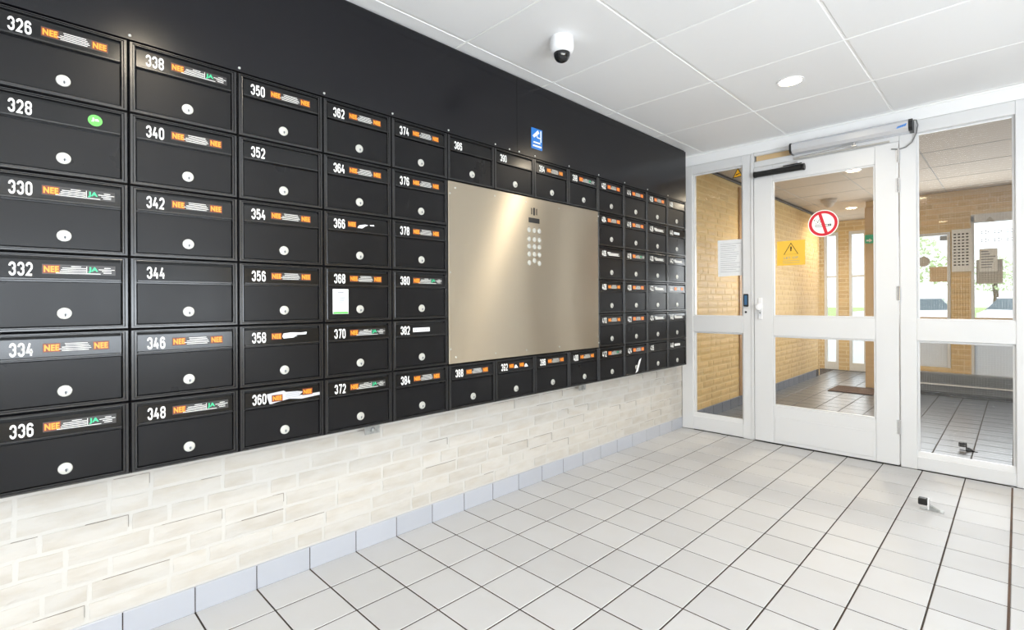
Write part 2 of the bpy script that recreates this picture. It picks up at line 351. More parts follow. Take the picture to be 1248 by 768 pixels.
def brick_wall(root, k, y0, y1, z0, z1, place, limit=300, priority=None, holes=(), phase=.207, rot=0):
    """place(u, z) -> world location of brick's lower left; u along wall"""
    long_, short = brick_meshes(BL, k), brick_meshes(BS, k, 5)
    items = []; kk = math.floor((z0-phase)/.061)+1; top = phase+.061*kk
    while top < z1+.001:
        u = y0-random.choice([.0, .05, .10, .16])
        run = 0
        while u < y1:
            s = random.random() < (.34 if run > 0 else .15)
            L = BS if s else BL; run = 0 if s else run+1
            a, b = u, u+L
            if a >= y0-.002 and b <= y1+.002 and not any(b > h[0] and a < h[1] and top > h[2]+.002 and top-.049 < h[3]-.002 for h in holes):
                items.append((a, top-.049, s))
            elif b-a > .03:   # cut piece
                segs = [(max(a, y0), min(b, y1))]
                for h in holes:
                    if top > h[2]+.002 and top-.049 < h[3]-.002:
                        ns = []
                        for p, q in segs:
                            if q <= h[0] or p >= h[1]: ns.append((p, q))
                            else:
                                if p < h[0]: ns.append((p, h[0]-.004))
                                if q > h[1]: ns.append((h[1]+.004, q))
                        segs = ns
                for p, q in segs:
                    if q-p > .025: items.append((p, top-.049, (q-p)))
            u += L+JT
        top += .061
    if priority: items.sort(key=priority)
    rest = MB()
    for n_, (a, z, s) in enumerate(items):
        if n_ < limit:
            if isinstance(s, bool): me = random.choice(short if s else long_); sc = 1
            else: me = random.choice(short); sc = s/BS
            o = link(me, 'brick', root, place(a, z)); o.rotation_euler.z = rot
            if sc != 1: o.scale = (1, sc, 1)
        else:
            L = (BS if s else BL) if isinstance(s, bool) else s
            me = random.choice(short); p = Vector(place(a, z)); r = Matrix.Rotation(rot, 3, 'Z')
            rest.add([p+r@Vector((v.co.x, v.co.y*L/BS, v.co.z)) for v in me.vertices], [list(f.vertices) for f in me.polygons], k)
    if rest.v: rest.obj('brickwork', root, kind='stuff')

wl = structure('wall_left', 'cream painted brick wall with wide white joints below the mailboxes', 'wall')
S().box(-.20, -.0035, YB, 4.10, 0, H, 'mortar').obj('mortar', wl)
brick_wall(wl, 'brick', -.25, 4.04, .098, .58, lambda u, z: (0, u, z), 300, lambda t: -t[1]*0+(0 if t[0] > .05 else 9))
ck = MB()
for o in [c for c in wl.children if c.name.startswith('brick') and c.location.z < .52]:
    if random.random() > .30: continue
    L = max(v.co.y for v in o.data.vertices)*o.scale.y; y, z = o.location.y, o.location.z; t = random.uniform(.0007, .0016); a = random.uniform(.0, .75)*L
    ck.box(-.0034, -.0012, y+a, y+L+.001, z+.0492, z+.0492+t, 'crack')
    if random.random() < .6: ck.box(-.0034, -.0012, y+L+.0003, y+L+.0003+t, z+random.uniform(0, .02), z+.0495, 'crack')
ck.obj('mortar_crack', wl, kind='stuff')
brick_wall(wl, 'brick', 3.885, 4.04, .58, H-.02, lambda u, z: (0, u, z), 200)
bl = structure('baseboard_left', 'pale blue-grey skirting tiles along the brick wall', 'skirting')
sk = MB(); 
def skt(L, k, h=.088, t=.012):
    m = MB(); c = .002; y0 = .0014; y1 = L-.0014
    lp = lambda x, i: [(x, y0+i, 0), (x, y1-i, 0), (x, y1-i, h-i), (x, y0+i, h-i)]
    m.rings([lp(-.02, 0), lp(-c, 0), lp(0, c)], k); return m.mesh('tile')
skm = skt(.2, 'skirt')
for i, y in enumerate(gy[:-1]):
    if y > -.4: link(skm if gy[i+1]-y > .19 else skt(gy[i+1]-y, 'skirt'), 'tile', bl, (.004, y, 0))
S().box(-.018, .002, -.4, 4.04, 0, .084, 'grout').obj('joint_bed', bl)

# vestibule left wall
vl = structure('wall_vestibule_left', 'yellow brick side wall of the vestibule seen through the glass', 'wall')
S().box(-.2, -.0055, 4.10, 8.2, 0, H, 'vmortar').obj('mortar', vl)
brick_wall(vl, 'vbrick', 4.2, 8.19, .10, H-.01, lambda u, z: (-.002, u, z), 300, lambda t: t[0] if t[0] > 4.3 else 9)
vb = structure('baseboard_vestibule', 'dark slate skirting tiles along the vestibule wall', 'skirting')
vsk = skt(.2, 'vskirt', .095)
for y in vy[1:-1]:
    if y < 8.05: link(vsk, 'tile', vb, (.004, y, 0))
S().box(-.018, .002, 4.17, 8.19, 0, .09, 'grout').obj('joint_bed', vb)
S().box(-.0015, .010, 5.29, 5.36, .10, 2.23, 'brown', .002).obj('trim_2', kind='structure')
cbt = tag(S().box(.0, .022, 4.2, 8.15, H-.03, H-.006, 'blackpl', .003).obj('cable_duct'), 'thin black cable duct along top of the vestibule brick wall', 'cable duct')

# far end of the vestibule corridor (Y = 9.05)
fw = structure('wall_vestibule_far', 'tan brick end wall with full height windows far beyond the door', 'wall')
for a, b, z0, z1 in ((-1.0, -.13, 0, H), (.06, .2, 0, H), (.42, .78, 0, H), (-.13, .06, 2.12, H), (.2, .42, 2.12, H)):
    S().box(a, b, 9.06, 9.26, z0, z1, 'brickwall').obj('brick_pier', fw)
S().box(-1.0, -.0, 8.2, 8.24, 0, H, 'brickwall').obj('return_wall', fw)
for nm, a, b in (('window_5', -.13, .06), ('window_6', .2, .42)):
    fr = structure(nm, 'narrow white framed window in the far end wall', 'window')
    m = MB(); t = .035
    m.box(a, a+t, 9.06, 9.12, .0, 2.12, 'white', .003); m.box(b-t, b, 9.06, 9.12, .0, 2.12, 'white', .003)
    m.box(a+t, b-t, 9.06, 9.12, .0, .12, 'white', .003); m.box(a+t, b-t, 9.06, 9.12, 2.07, 2.12, 'white', .003); m.box(a+t, b-t, 9.06, 9.12, 1.42, 1.45, 'white', .003)
    m.obj('window_frame', fr)
    S().box(a+t, b-t, 9.085, 9.09, .12, 2.07, 'glass').obj('glass_pane', fr)
# wall with windows at Y = 7.5
wv = structure('wall_vestibule_right', 'tan brick vestibule wall with white windows and radiator', 'wall')
holes = [(1.0, 1.477, .30, 1.83), (1.648, 2.40, .23, 2.0)]
mm = MB()
for a, b, z0, z1 in ((.69, 1.0, 0, H), (1.477, 1.648, 0, H), (2.40, XR, 0, H), (1.0, 1.477, 0, .30), (1.0, 1.477, 1.83, H), (1.648, 2.40, 0, .23), (1.648, 2.40, 2.0, H)):
    mm.box(a, b, 7.504, 7.7, z0, z1, 'vmortar')
mm.obj('mortar', wv)
brick_wall(wv, 'vbrick', .69, 2.45, .05, H-.01, lambda u, z: (u+0, 7.5, z), 300, holes=holes, rot=-math.pi/2)
S().box(.69, .80, 7.44, 7.497, 0, 2.2, 'wood', .004).obj('trim_3', kind='structure')
for nm, (a, b, z0, z1), zs, lab in (('window_3', holes[0], .87, 'left vestibule window with white lower panel'), ('window_4', holes[1], .87, 'right vestibule window with white lower panel')):
    fr = structure(nm, lab, 'window'); t = .028; m = MB()
    if nm == 'window_4': m.box(a, b, 7.49, 7.56, z1-.09, z1, 'white', .003)
    else: m.box(a, b, 7.49, 7.56, z1-t, z1, 'white', .003)
    m.box(a, a+t, 7.49, 7.56, z0, z1-.02, 'white', .003); m.box(b-t, b, 7.49, 7.56, z0, z1-.02, 'white', .003)
    m.obj('window_frame', fr)
    S().box(a+t, b-t, 7.525, 7.533, z0, zs-.05, 'frost').obj('lower_panel', fr)
    S().box(a+t, b-t, 7.49, 7.56, zs-.05, zs, 'wood', .003).obj('window_sill', fr)
    S().box(a+t, b-t, 7.53, 7.535, zs, z1-t, 'glass').obj('glass_pane', fr)
S().box(XR, XR+.2, 4.1, 7.7, 0, H, 'brickwall').obj('wall_vestibule_side', kind='structure')
# convector under windows
cv = thing('convector', (1.9, 7.40, 0), 'long grey slatted convector heater under the vestibule windows', 'heater')
S().box(-.86, 1.2, -.05, .08, .04, .25, 'radiator', .004).obj('casing', cv)
fins = MB()
for i in range(100): x = -.85+i*.0205; fins.box(x, x+.007, -.062, -.0505, .05, .24, 'radiator')
fins.obj('fin', cv, kind='stuff')
S().box(-.86, 1.2, -.075, -.06, .12, .135, 'white', .002).obj('rail', cv)
S().box(-.86, 1.2, -.05, .08, 0, .04, 'blackpl').obj('plinth', cv)
dm = tag(S().box(.42, .86, 6.85, 7.33, .0005, .012, 'mat_', .004).obj('doormat'), 'brown doormat on the vestibule floor by the heater', 'doormat')

# ------------------------------------------------------------------ ceilings
def ceiling(name, x0, x1, y0, y1, gx0, gy0, k, kb, lab, p=.6248, notch=None):
    r = structure(name, lab, 'ceiling')
    S().box(x0, x1, y0, y1, H+.012, H+.06, 'gap').obj('ceiling_void', r)
    cuts = lambda a, b, g: sorted({a, b}|{g+p*i for i in range(-30, 30) if a+.02 < g+p*i < b-.02})
    X, Y = cuts(x0, x1, gx0), cuts(y0, y1, gy0); cache = {}; g = .0045
    for i in range(len(X)-1):
        for j in range(len(Y)-1):
            wx, wy = X[i+1]-X[i]-2*g, Y[j+1]-Y[j]-2*g; key = (round(wx, 3), round(wy, 3))
            if key not in cache:
                m = MB(); L = lambda q, z: [(q, q, z), (wx-q, q, z), (wx-q, wy-q, z), (q, wy-q, z)]
                m.rings([L(0, .014), L(0, .003), L(.003, 0)], k); cache[key] = m.mesh('ceiling_panel')
            link(cache[key], 'ceiling_panel', r, (X[i]+g, Y[j]+g, H))
    for y in Y[1:-1]: S().box(x0, x1, y-.0040, y+.0040, H-.0015, H+.012, kb, .0008).obj('grid_bar', r)
    for x in X[1:-1]: S().box(x-.0048, x+.0048, y0, y1, H+.0022, H+.013, kb, .0008).obj('grid_bar', r)
    return r
ceiling('ceiling', .0, XR, YB, 4.075, .1985, 1.525, 'ceil', 'bar', 'white suspended ceiling of square panels with bright thin bars')
ceiling('ceiling', -1.0, XR, 4.13, 9.3, .1985, 5.38, 'vceil', 'gap', 'beige vestibule ceiling of square panels seen through the glass')

# ------------------------------------------------------------------ other room walls
wb = structure('wall_back', 'wall behind the camera with a wide window', 'wall')
for a, b, z0, z1 in ((-.2, 2.3, 0, H), (3.3, XR+.2, 0, H), (2.3, 3.3, 0, .2), (2.3, 3.3, 2.2, H)): S().box(a, b, YB-.2, YB, z0, z1, 'mortar').obj('wall_piece', wb)
wr = structure('wall_right', 'yellow brick wall to the right of the camera with a window', 'wall')
for a, b, z0, z1 in ((YB, -2.2, 0, H), (1.8, 4.1, 0, H), (-2.2, 1.8, 0, .7), (-2.2, 1.8, 2.0, H)): S().box(XR, XR+.2, a, b, z0, z1, 'brickwall').obj('wall_piece', wr)
wd = structure('wall_door_side', 'white wall continuing to the right of the glazed door screen', 'wall')
S().box(2.1, XR, YD, YD+.08, 0, H, 'white').obj('wall_piece', wd)
S().box(0.0, 2.1, YD+.006, YD+.07, 2.197, H-.003, 'ceil').obj('trim_4', kind='structure')
S().box(.0, 2.1, YD-.004, YD+.006, H-.012, H-.001, 'bar', .001).obj('trim_5', kind='structure')

# ------------------------------------------------------------------ door screen
Y0, Y1 = YD, YD+.075
def frame_box(m, a, b, z0, z1, y0=Y0, y1=Y1, k='white', c=.004): m.box(a, b, y0, y1, z0, z1, k, c)
def sidelight(nm, a, b, ga, gb, zb, zm0, zm1, zt, lab):
    r = structure(nm, lab, 'window')
    frame_box(S_ := MB(), a, ga, 0, 2.195); S_.obj('post', r)
    frame_box(S_ := MB(), gb, b, 0, 2.195); S_.obj('post', r)
    frame_box(S_ := MB(), ga-.002, gb+.002, .004, zb-.026); S_.obj('bottom_rail', r)
    frame_box(S_ := MB(), ga-.002, gb+.002, zm0, zm1, Y0+.001); S_.obj('middle_rail', r)
    frame_box(S_ := MB(), ga-.002, gb+.002, zt, 2.195); S_.obj('head_rail', r)
    for z0, z1 in ((zb, zm0), (zm1, zt)):
        m = MB(); t = .012
        for p in ((ga, ga+t, z0, z1), (gb-t, gb, z0, z1), (ga+t, gb-t, z1-t, z1)): m.box(p[0], p[1], Y0+.018, Y0+.03, p[2], p[3], 'white', .002)
        m.prism([(0, z0-.028), (.022, z0-.028), (.022, z0+.004), (.012, z0+.004)], lambda q, z, d: (d, Y0+.006+q, z), ga, gb, 'white')
        m.obj('glazing_bead', r)
        S().box(ga+.002, gb-.002, Y0+.034, Y0+.040, z0, z1-.002, 'glass').obj('glass_pane', r)
    return r
GL = dict(l=(.10, .502), r=(1.563, 2.002))
w1 = sidelight('window_1', .0, .588, .10, .502, .140, .815, .948, 2.12, 'narrow white sidelight left of the door with a paper notice')
w2 = sidelight('window_2', 1.478, 2.10, 1.563, 2.002, .110, .81, .946, 2.116, 'white framed sidelight right of the door')
tr = structure('trim_6', 'white head frame over the door', 'door frame')
frame_box(q := MB(), .589, 1.477, 2.170, 2.195); q.obj('head_rail', tr)
frame_box(q := MB(), .589, 1.477, 2.082, 2.128); q.obj('transom', tr)
S().box(.600, 1.465, Y0+.022, Y0+.03, 2.126, 2.172, 'wood').obj('transom_panel', tr)
S().box(.589, 1.477, Y0+.055, Y0+.074, 2.126, 2.172, 'white').obj('transom_backing', tr)
S().box(.566, .5875, Y0-.006, Y0-.0005, 0.01, 2.19, 'white', .002).obj('door_stop', tr)
S().box(.60, 1.46, Y0+.001, Y0+.09, .0, .006, 'blackpl').obj('threshold', tr)

d = structure('door_1', 'white glazed door with two panes and a stickered upper pane', 'door')
dy0, dy1 = Y0-.012, Y0+.03
def db(nm, a, b, z0, z1, c=.003): S().box(a, b, dy0, dy1, z0, z1, 'white', c).obj(nm, d)
db('stile', .592, .724, .010, 2.077); db('stile', 1.351, 1.474, .010, 2.077)
db('bottom_rail', .7245, 1.3505, .010, .288); db('middle_rail', .7245, 1.3505, .805, .950); db('top_rail', .7245, 1.3505, 1.957, 2.077)
S().box(.735, 1.34, dy0-.0045, dy0-.0002, .035, .205, 'white', .003).obj('kick_panel', d)
for z0, z1 in ((.288, .805), (.950, 1.957)):
    m = MB(); t = .010
    for p in ((.7245, .7245+t, z0, z1), (1.3505-t, 1.3505, z0, z1), (.7345, 1.3405, z1-t, z1), (.7345, 1.3405, z0, z0+t)): m.box(p[0], p[1], dy0+.006, dy0+.022, p[2], p[3], 'white', .002)
    m.obj('glazing_bead', d)
    S().box(.730, 1.345, dy0+.023, dy0+.029, z0+.002, z1-.002, 'glass').obj('glass_pane', d)
for z in (1.99, 1.80, 1.11, .255):
    m = MB(); m.lathe([(.006, z-.045), (.006, z+.045)], lambda a, b, h: (1.4765+a, dy0-.004+b, h), 'chrome', 10)
    m.box(1.462, 1.472, dy0-.0025, dy0-.0003, z-.045, z+.045, 'chrome'); m.obj('hinge', d)
wire = None
m = MB(); m.box(.622, .652, dy0-.008, dy0-.0004, .928, 1.09, 'plastic', .003)
hp = m.obj('handle_plate', d)
m = MB(); m.lathe([(.004, .0), (.004, .004)], lambda a, b, h: (.637+a, dy0-.0085-h, .975+b), 'blackpl', 12); m.obj('keyhole', hp)
m = MB(); m.lathe([(.012, 0), (.012, .018), (.024, .022), (.026, .034), (.020, .044), (.008, .047)], lambda a, b, h: (.640+a, dy0-.008-h, 1.018+b), 'plastic', 24); m.obj('door_knob', d, smooth=True)
m = MB(); m.box(.612, .640, dy0-.010, dy0-.0004, 1.0, 1.05, 'plastic', .003); m.obj('latch_cover', d)

# wired glass: fine square mesh inside each pane
def mesh_wire(parent, a, b, z0, z1, y, nm='wire_mesh'):
    m = MB(); s = .0125; t = .00014
    n = int((b-a)/s)
    for i in range(1, n): x = a+i*(b-a)/n; m.box(x-t, x+t, y-t, y+t, z0, z1, 'chrome')
    n = int((z1-z0)/s)
    for i in range(1, n): z = z0+i*(z1-z0)/n; m.box(a, b, y-t, y+t, z-t, z+t, 'chrome')
    m.obj(nm, parent, kind='stuff')
mesh_wire(w1, .105, .497, .145, .81, Y0+.037); mesh_wire(w1, .105, .497, .953, 2.115, Y0+.037)
mesh_wire(w2, 1.568, 1.997, .115, .805, Y0+.037); mesh_wire(w2, 1.568, 1.997, .951, 2.11, Y0+.037)
mesh_wire(d, .735, 1.34, .293, .80, dy0+.026); mesh_wire(d, .735, 1.34, .955, 1.952, dy0+.026)

# door operator, closer, reader
FY = lambda a, b, dd: (a, Y0-dd, b)
op = thing('door_operator', (1.21, Y0, 2.13), 'long aluminium automatic door operator above the door with black ends', 'door operator')
m = MB(); prof = [(0, .0), (.070, .0), (.088, .018), (.088, .056), (.074, .072), (0, .072)]
m.prism([(p, z) for p, z in prof], lambda p, z, dd: (dd, -p-.001, z-.012), -.335, .325, 'alu'); m.obj('cover', op)
for a, b in ((-.349, -.3355), (.3255, .345)): m = MB(); m.prism([(p*1.02, z) for p, z in prof], lambda p, z, dd: (dd, -p-.001, z-.012), a, b, 'blackpl'); m.obj('end_cap', op)
m = MB(); m.tube([(.03, -.045, -.024), (-.05, -.045, -.030), (-.20, -.035, -.034), (-.33, -.028, -.036)], .004, 'chrome', 8); m.obj('arm', op)
m = MB(); m.lathe([(.009, -.036), (.009, -.013)], lambda a, b, h: (.035+a, -.045+b, h), 'chrome', 12); m.box(.02, .05, -.06, -.03, -.04, -.034, 'chrome', .001); m.obj('arm_joint', op)
m = MB(); m.box(-.34, .22, -.016, -.001, -.044, -.034, 'whiteg', .002); m.obj('slide_rail', op)
m = MB(); LOG = lambda a, b, dd: (a, -.0892-dd, b)
for i in range(4): m.flat([(.265+i*.012, .012+i*.002), (.275+i*.012, .012+i*.002), (.283+i*.012, .026+i*.003), (.273+i*.012, .024+i*.003)], LOG, 0, 'blue')
m.closed = False; m.obj('logo', op)
cb = MB(); cb.tube([(1.5605, Y0-.05, 2.185), (1.568, Y0-.03, 2.188), (1.574, Y0-.014, 2.16), (1.566, Y0-.012, 2.11), (1.545, Y0-.010, 2.06), (1.515, Y0-.012, 2.035), (1.48, Y0-.016, 2.028), (1.44, Y0-.022, 2.036)], .0035, 'cable', 8)
tag(cb.obj('cable', smooth=True), 'grey cable looping from the door operator down to the door', 'cable')
cl = thing('door_closer', (.775, Y0-.012, 2.0), 'black tubular door closer at top left corner of the door', 'door closer')
m = MB(); m.tube([(-.160, -.024, .018), (.155, -.024, .018)], .0215, 'blackpl', 14); m.obj('body', cl, smooth=True)
m = MB()
for s in (-1, 1): m.lathe([(.0235, 0), (.0235, .014)], lambda a, b, h: ((-.172 if s < 0 else .158)+h, -.024+a, .018+b), 'blackpl', 14)
m.obj('end_cap', cl)
m = MB(); m.box(-.155, .165, -.012, -.0005, .004, .034, 'blackpl', .002); m.obj('mounting_plate', cl)
m = MB(); m.box(.03, .155, -.03, -.02, .043, .05, 'blackpl', .002); m.box(.08, .125, -.022, -.004, .05, .062, 'chrome', .002); m.obj('arm', cl)
rd = thing('access_reader', (.532, Y0, .97), 'small dark reader with blue display on the post left of the door', 'card reader')
m = MB(); m.box(-.021, .016, -.014, -.0005, .052, .150, 'blackpl', .005); m.obj('housing', rd)
m = MB(); m.box(-.012, .008, -.0155, -.0142, .066, .140, 'lcd', .0008); m.obj('display', rd)
m = MB(); m.lathe([(.008, .0005), (.008, .004), (.005, .005)], lambda a, b, h: (-.006+a, -h, .010+b), 'blackpl', 14); m.obj('button', rd)

# ------------------------------------------------------------------ signs on the glass
def sq(name, label, cat, build, smooth=False):
    m = MB(); m.closed = False; build(m); return tag(m.obj(name, smooth=smooth), label, cat)
def circ(r, n=40, cx=0, cz=0, sx=1): return [(cx+r*sx*math.cos(2*math.pi*i/n), cz+r*math.sin(2*math.pi*i/n)) for i in range(n)]
def plate(m, a0, a1, b0, b1, k, y, th=.0006): m.box(a0, a1, y-th, y, b0, b1, k)
gy_d = dy0+.0225   # front of the door glass
def nosmoke(m):
    cx, cz, r, y = 1.048, 1.607, .094, gy_d
    m.prism(circ(r, 48, cx, cz), lambda a, b, dd: (a, dd, b), y-.0006, y-.0001, 'num')
    fn = lambda a, b, dd: (a, y-.0008-dd, b)
    o, i = circ(r*.94, 48, cx, cz), circ(r*.74, 48, cx, cz)
    m.add([fn(a, b, 0) for a, b in o+i], [(j, (j+1) % 48, 48+(j+1) % 48, 48+j) for j in range(48)], 'red')
    dx, dz = math.sin(math.radians(16)), math.cos(math.radians(16))
    wv_ = .010; L = r*.75
    m.flat([(cx-dx*L-wv_*dz, cz+dz*L-wv_*dx), (cx-dx*L+wv_*dz, cz+dz*L+wv_*dx), (cx+dx*L+wv_*dz, cz-dz*L+wv_*dx), (cx+dx*L-wv_*dz, cz-dz*L-wv_*dx)], fn, .0004, 'red')
    for p in ((-.048, .048, -.022, -.0185), (-.048, .048, -.010, -.0065), (-.048, -.0445, -.022, -.0065), (.0445, .050, -.022, -.0065), (.030, .033, -.022, -.0065)): m.quad(cx+p[0], cx+p[1], cz+p[2], cz+p[3], fn, .0002, 'blackp')
    m.quad(cx+.033, cx+.046, cz-.0185, cz-.010, fn, .0003, 'grey')
    for k_ in range(7): t = k_/6; m.quad(cx-.046+.012*math.sin(t*6), cx-.043+.012*math.sin(t*6)+.004, cz+.0+t*.034, cz+.004+t*.034, fn, .0002, 'blackp')
    for k_ in range(5): t = k_/4; m.quad(cx-.024+.008*math.sin(t*6), cx-.020+.008*math.sin(t*6)+.003, cz+.002+t*.024, cz+.006+t*.024, fn, .0002, 'blackp')
sq('no_smoking_sign', 'round white sticker with red ring and crossed cigarette on the door pane', 'sign', nosmoke)
def tri(m, cx, cz, s, fn, kb, ki, bw=.12):
    P = lambda q: [(cx-s/2*q, cz-s*.433*q), (cx+s/2*q, cz-s*.433*q), (cx, cz+s*.433*q)]
    o = P(1); sh = -s*.145*(1-1)
    i = [(a, b) for a, b in P(1-bw*2.2)]; i = [(a, b-s*.04) for a, b in i]
    m.add([fn(a, b, 0) for a, b in o+i], [(j, (j+1) % 3, 3+(j+1) % 3, 3+j) for j in range(3)], kb)
    if ki: m.add([fn(a, b, 0) for a, b in i], [(0, 1, 2)], ki)
def yel(m):
    a0, a1, b0, b1, y = .748, .935, 1.325, 1.505, gy_d
    plate(m, a0, a1, b0, b1, 'yellow', y-.0001); fn = lambda a, b, dd: (a, y-.0009-dd, b)
    tri(m, .842, 1.448, .098, fn, 'blackp', None, .05)
    m.quad(.838, .846, 1.428, 1.462, fn, .0002, 'blackp'); m.flat([(.838, 1.462), (.846, 1.462), (.849, 1.45), (.845, 1.44)], fn, .0002, 'blackp')
    m.text('LET OP', .795, 1.372, .016, .095, fn, 0, 'grey', .01)
    m.quad(.786, .90, 1.357, 1.3595, fn, 0, 'grey'); m.quad(.786, .90, 1.342, 1.3445, fn, 0, 'grey')
sq('warning_sticker', 'square yellow sticker with black warning triangle on the door pane', 'sticker', yel)
def pap(m):
    y = Y0+.0338; m.prism([(.298, 1.262), (.498, 1.268), (.500, 1.552), (.295, 1.556)], lambda a, b, dd: (a, dd, b), y-.0006, y-.0001, 'paper')
    fn = lambda a, b, dd: (a, y-.0008, b)
    for i in range(14): m.quad(.318, .318+random.uniform(.10, .165), 1.52-i*.017, 1.5225-i*.017, fn, 0, 'grey')
sq('paper_notice', 'white sheet with small print taped inside the left sidelight', 'notice', pap)
def am(m):
    y = Y0+.0338; fn = lambda a, b, dd: (a, y-.0006-dd, b)
    m.prism([(.415, 2.038), (.498, 2.043), (.457, 2.117)], lambda a, b, dd: (a, dd, b), y-.0006, y-.0001, 'blackp')
    m.flat([(.426, 2.044), (.488, 2.048), (.457, 2.104)], fn, .0003, 'amber')
    m.flat([(.437, 2.054), (.452, 2.058), (.474, 2.068), (.470, 2.073), (.446, 2.064)], fn, .0006, 'blackp'); m.flat([(.440, 2.062), (.450, 2.066), (.444, 2.07)], fn, .0006, 'blackp')
sq('warning_triangle', 'small amber warning triangle at top of the left sidelight', 'sticker', am)
def bs(m):
    FX = lambda a, b, dd: (XM+.0008+dd, a, b)
    m.box(XM+.0003, XM+.0012, 2.046, 2.136, 1.915, 2.030, 'blue'); FX = lambda a, b, dd: (XM+.0015+dd, a, b)
    FS = lambda a, b, dd: FX(a-.006, b-.012, dd)
    m.flat([(2.062, 1.998), (2.074, 1.988), (2.118, 2.020), (2.106, 2.036)], FS, 0, 'num'); m.flat([(2.094, 1.994), (2.100, 1.994), (2.104, 2.006), (2.098, 2.004)], FS, 0, 'num')
    m.quad(2.126, 2.134, 1.972, 2.035, FS, 0, 'num'); m.quad(2.100, 2.13, 1.990, 1.996, FS, 0, 'num')
    m.quad(2.068, 2.126, 1.960, 1.968, FS, 0, 'num'); m.quad(2.064, 2.134, 1.940, 1.949, FS, 0, 'num')
sq('camera_sign', 'small blue sticker with white camera symbol on the black board', 'sign', bs)

# ------------------------------------------------------------------ black board
bd = thing('black_board', (.06, .0, ZT), 'glossy black board above the mailboxes reaching up to the ceiling', 'board')
for a, b in ((YB+.02, 1.9345), (1.9355, 3.88)):
    S().box(-.05, XM-.06, a, b, .0015, H-ZT-.012, 'board', .0008).obj('board_panel', bd)
S().box(-.05, XM-.060-.012, YB+.02, 3.88, H-ZT-.012, H-ZT-.001, 'dark').obj('shadow_gap', bd)
for y, z in [(-.035, 1.876)]+[(P0+i*CW+(.006 if i else .004), 1.876) for i in range(12)]+[(1.877, 1.872), (1.95, 1.874)]:
    m = MB(); m.lathe([(.0045, .0), (.004, .002), (.002, .0035)], lambda a, b, h: (XM-.06+h, y+a, z-ZT+b), 'silver', 10); m.obj('screw', bd)

# ------------------------------------------------------------------ mailboxes
W_, H_ = CW-.0012, RH-.0010
def ring(ia, ib, it, x): return [(x, ia, ib), (x, W_-ia, ib), (x, W_-ia, H_-it), (x, ia, H_-it)]
X0 = XM  # mailbox meshes are local: x measured from the wall face
def v2z(v): return H_-v
casing = MB()
L = [ring(.0, .0, .0, .003), ring(0, 0, 0, X0-.006), ring(.0035, .0035, .0035, X0), ring(.0095, .008, .0055, X0), ring(.0115, .0095, .0070, X0-.0035), ring(.0145, .0115, .0085, X0-.0035), ring(.0165, .0130, .0100, X0-.003), ring(.0175, .0138, .0108, X0-.016)]
casing.rings(L, 'blackrim'); casing_me = casing.mesh('casing')
dm_ = MB()
za, zb_ = v2z(.2030), v2z(.0785)
def rr(i, x): return [(x, .0185+i, za+i), (x, W_-.0185-i, za+i), (x, W_-.0185-i, zb_-i), (x, .0185+i, zb_-i)]
dm_.rings([rr(0, X0-.0155), rr(0, X0-.0075), rr(.0016, X0-.0058)], 'black'); door_me = dm_.mesh('door')
# tilted name flap: top set back, bottom proud
fv0, fv1, fx0, fx1 = .0190, .0680, X0-.0046, X0-.0032
def FP(u, v, off=0): t = (v-fv0)/(fv1-fv0); return (fx0+(fx1-fx0)*t+off, u, v2z(v))
fl = MB()
ua, ub = .0195, W_-.0195
fl.add([FP(ua, fv0), FP(ub, fv0), FP(ub+.0005, fv1), FP(ua-.0005, fv1)]+[(X0-.0158, y, z) for y, z in ((ua, v2z(fv0)), (ub, v2z(fv0)), (ub, v2z(fv1)), (ua, v2z(fv1)))],
       [(0, 1, 2, 3), (4, 5, 1, 0), (5, 6, 2, 1), (6, 7, 3, 2), (7, 4, 0, 3), (7, 6, 5, 4)], 'flap')
fl.box(X0-.0150, X0+.0010, ua-.0008, ub+.0008, v2z(.0745), v2z(.0682), 'blackrim', .0014)
flap_me = fl.mesh('name_flap')
lk = MB(); lk.lathe([(.0163, 0), (.0163, .0015), (.0148, .0034), (.0085, .0040), (.0082, .0034), (.0020, .0034)], lambda a, b, h: (X0-.0056+h, .154+a, v2z(.167)+b), 'silver', 22); lock_me = lk.mesh('lock', True)
kh = MB(); kh.lathe([(.0042, 0), (.0040, .0014)], lambda a, b, h: (X0-.0018+h, .1565+a, v2z(.1705)+b), 'grey', 10)
kh.box(X0-.0012, X0-.0002, .1545, .1568, v2z(.1760), v2z(.1680), 'blackpl'); key_me = kh.mesh('keyhole')
slot = MB(); slot.box(X0-.0155, X0-.0135, .019, W_-.019, v2z(.0185), v2z(.0112), 'dark'); slot_me = slot.mesh('mail_slot')

def fq(m, u0, u1, v0, v1, k, off=.0006): m.quad(u0, u1, v1, v0, lambda a, b, dd: FP(a, b, dd), off, k)
def ftext(m, st, u, v, h, wd, k, off=.0006, bold=.03): m.text(st, u, 0, h, wd, lambda a, b, dd: FP(a, v+h-b, dd), off, k, bold)
def lines(m, u0, u1, v0, rows, k='num', h=.0015, pitch=.0048):
    for i, (a, b) in enumerate(rows): w = u1-u0; fq(m, u0+a*w, u0+b*w, v0+i*pitch, v0+i*pitch+h, k, .0009)
def nee(m, u, v, w=.036, h=.0235, bgk='oranbg'):
    fq(m, u, u+w, v, v+h, bgk, .0007); ftext(m, 'NEE', u+.0025, v+.0030, h-.006, w-.005, 'oran', .001, .045)
def st_NN(m, u=.108, v=.030, bgk='oranbg', dv=0):
    w = .145; fq(m, u, u+w, v, v+.0275, 'stk', .0004)
    nee(m, u+.001, v+.0018, bgk=bgk); nee(m, u+w-.037, v+.0018, bgk=bgk)
    lines(m, u+.040, u+w-.040, v+.003, [(.10, .86), (.12, .90), (.0, .95), (-.10, .98), (.0, .9)])
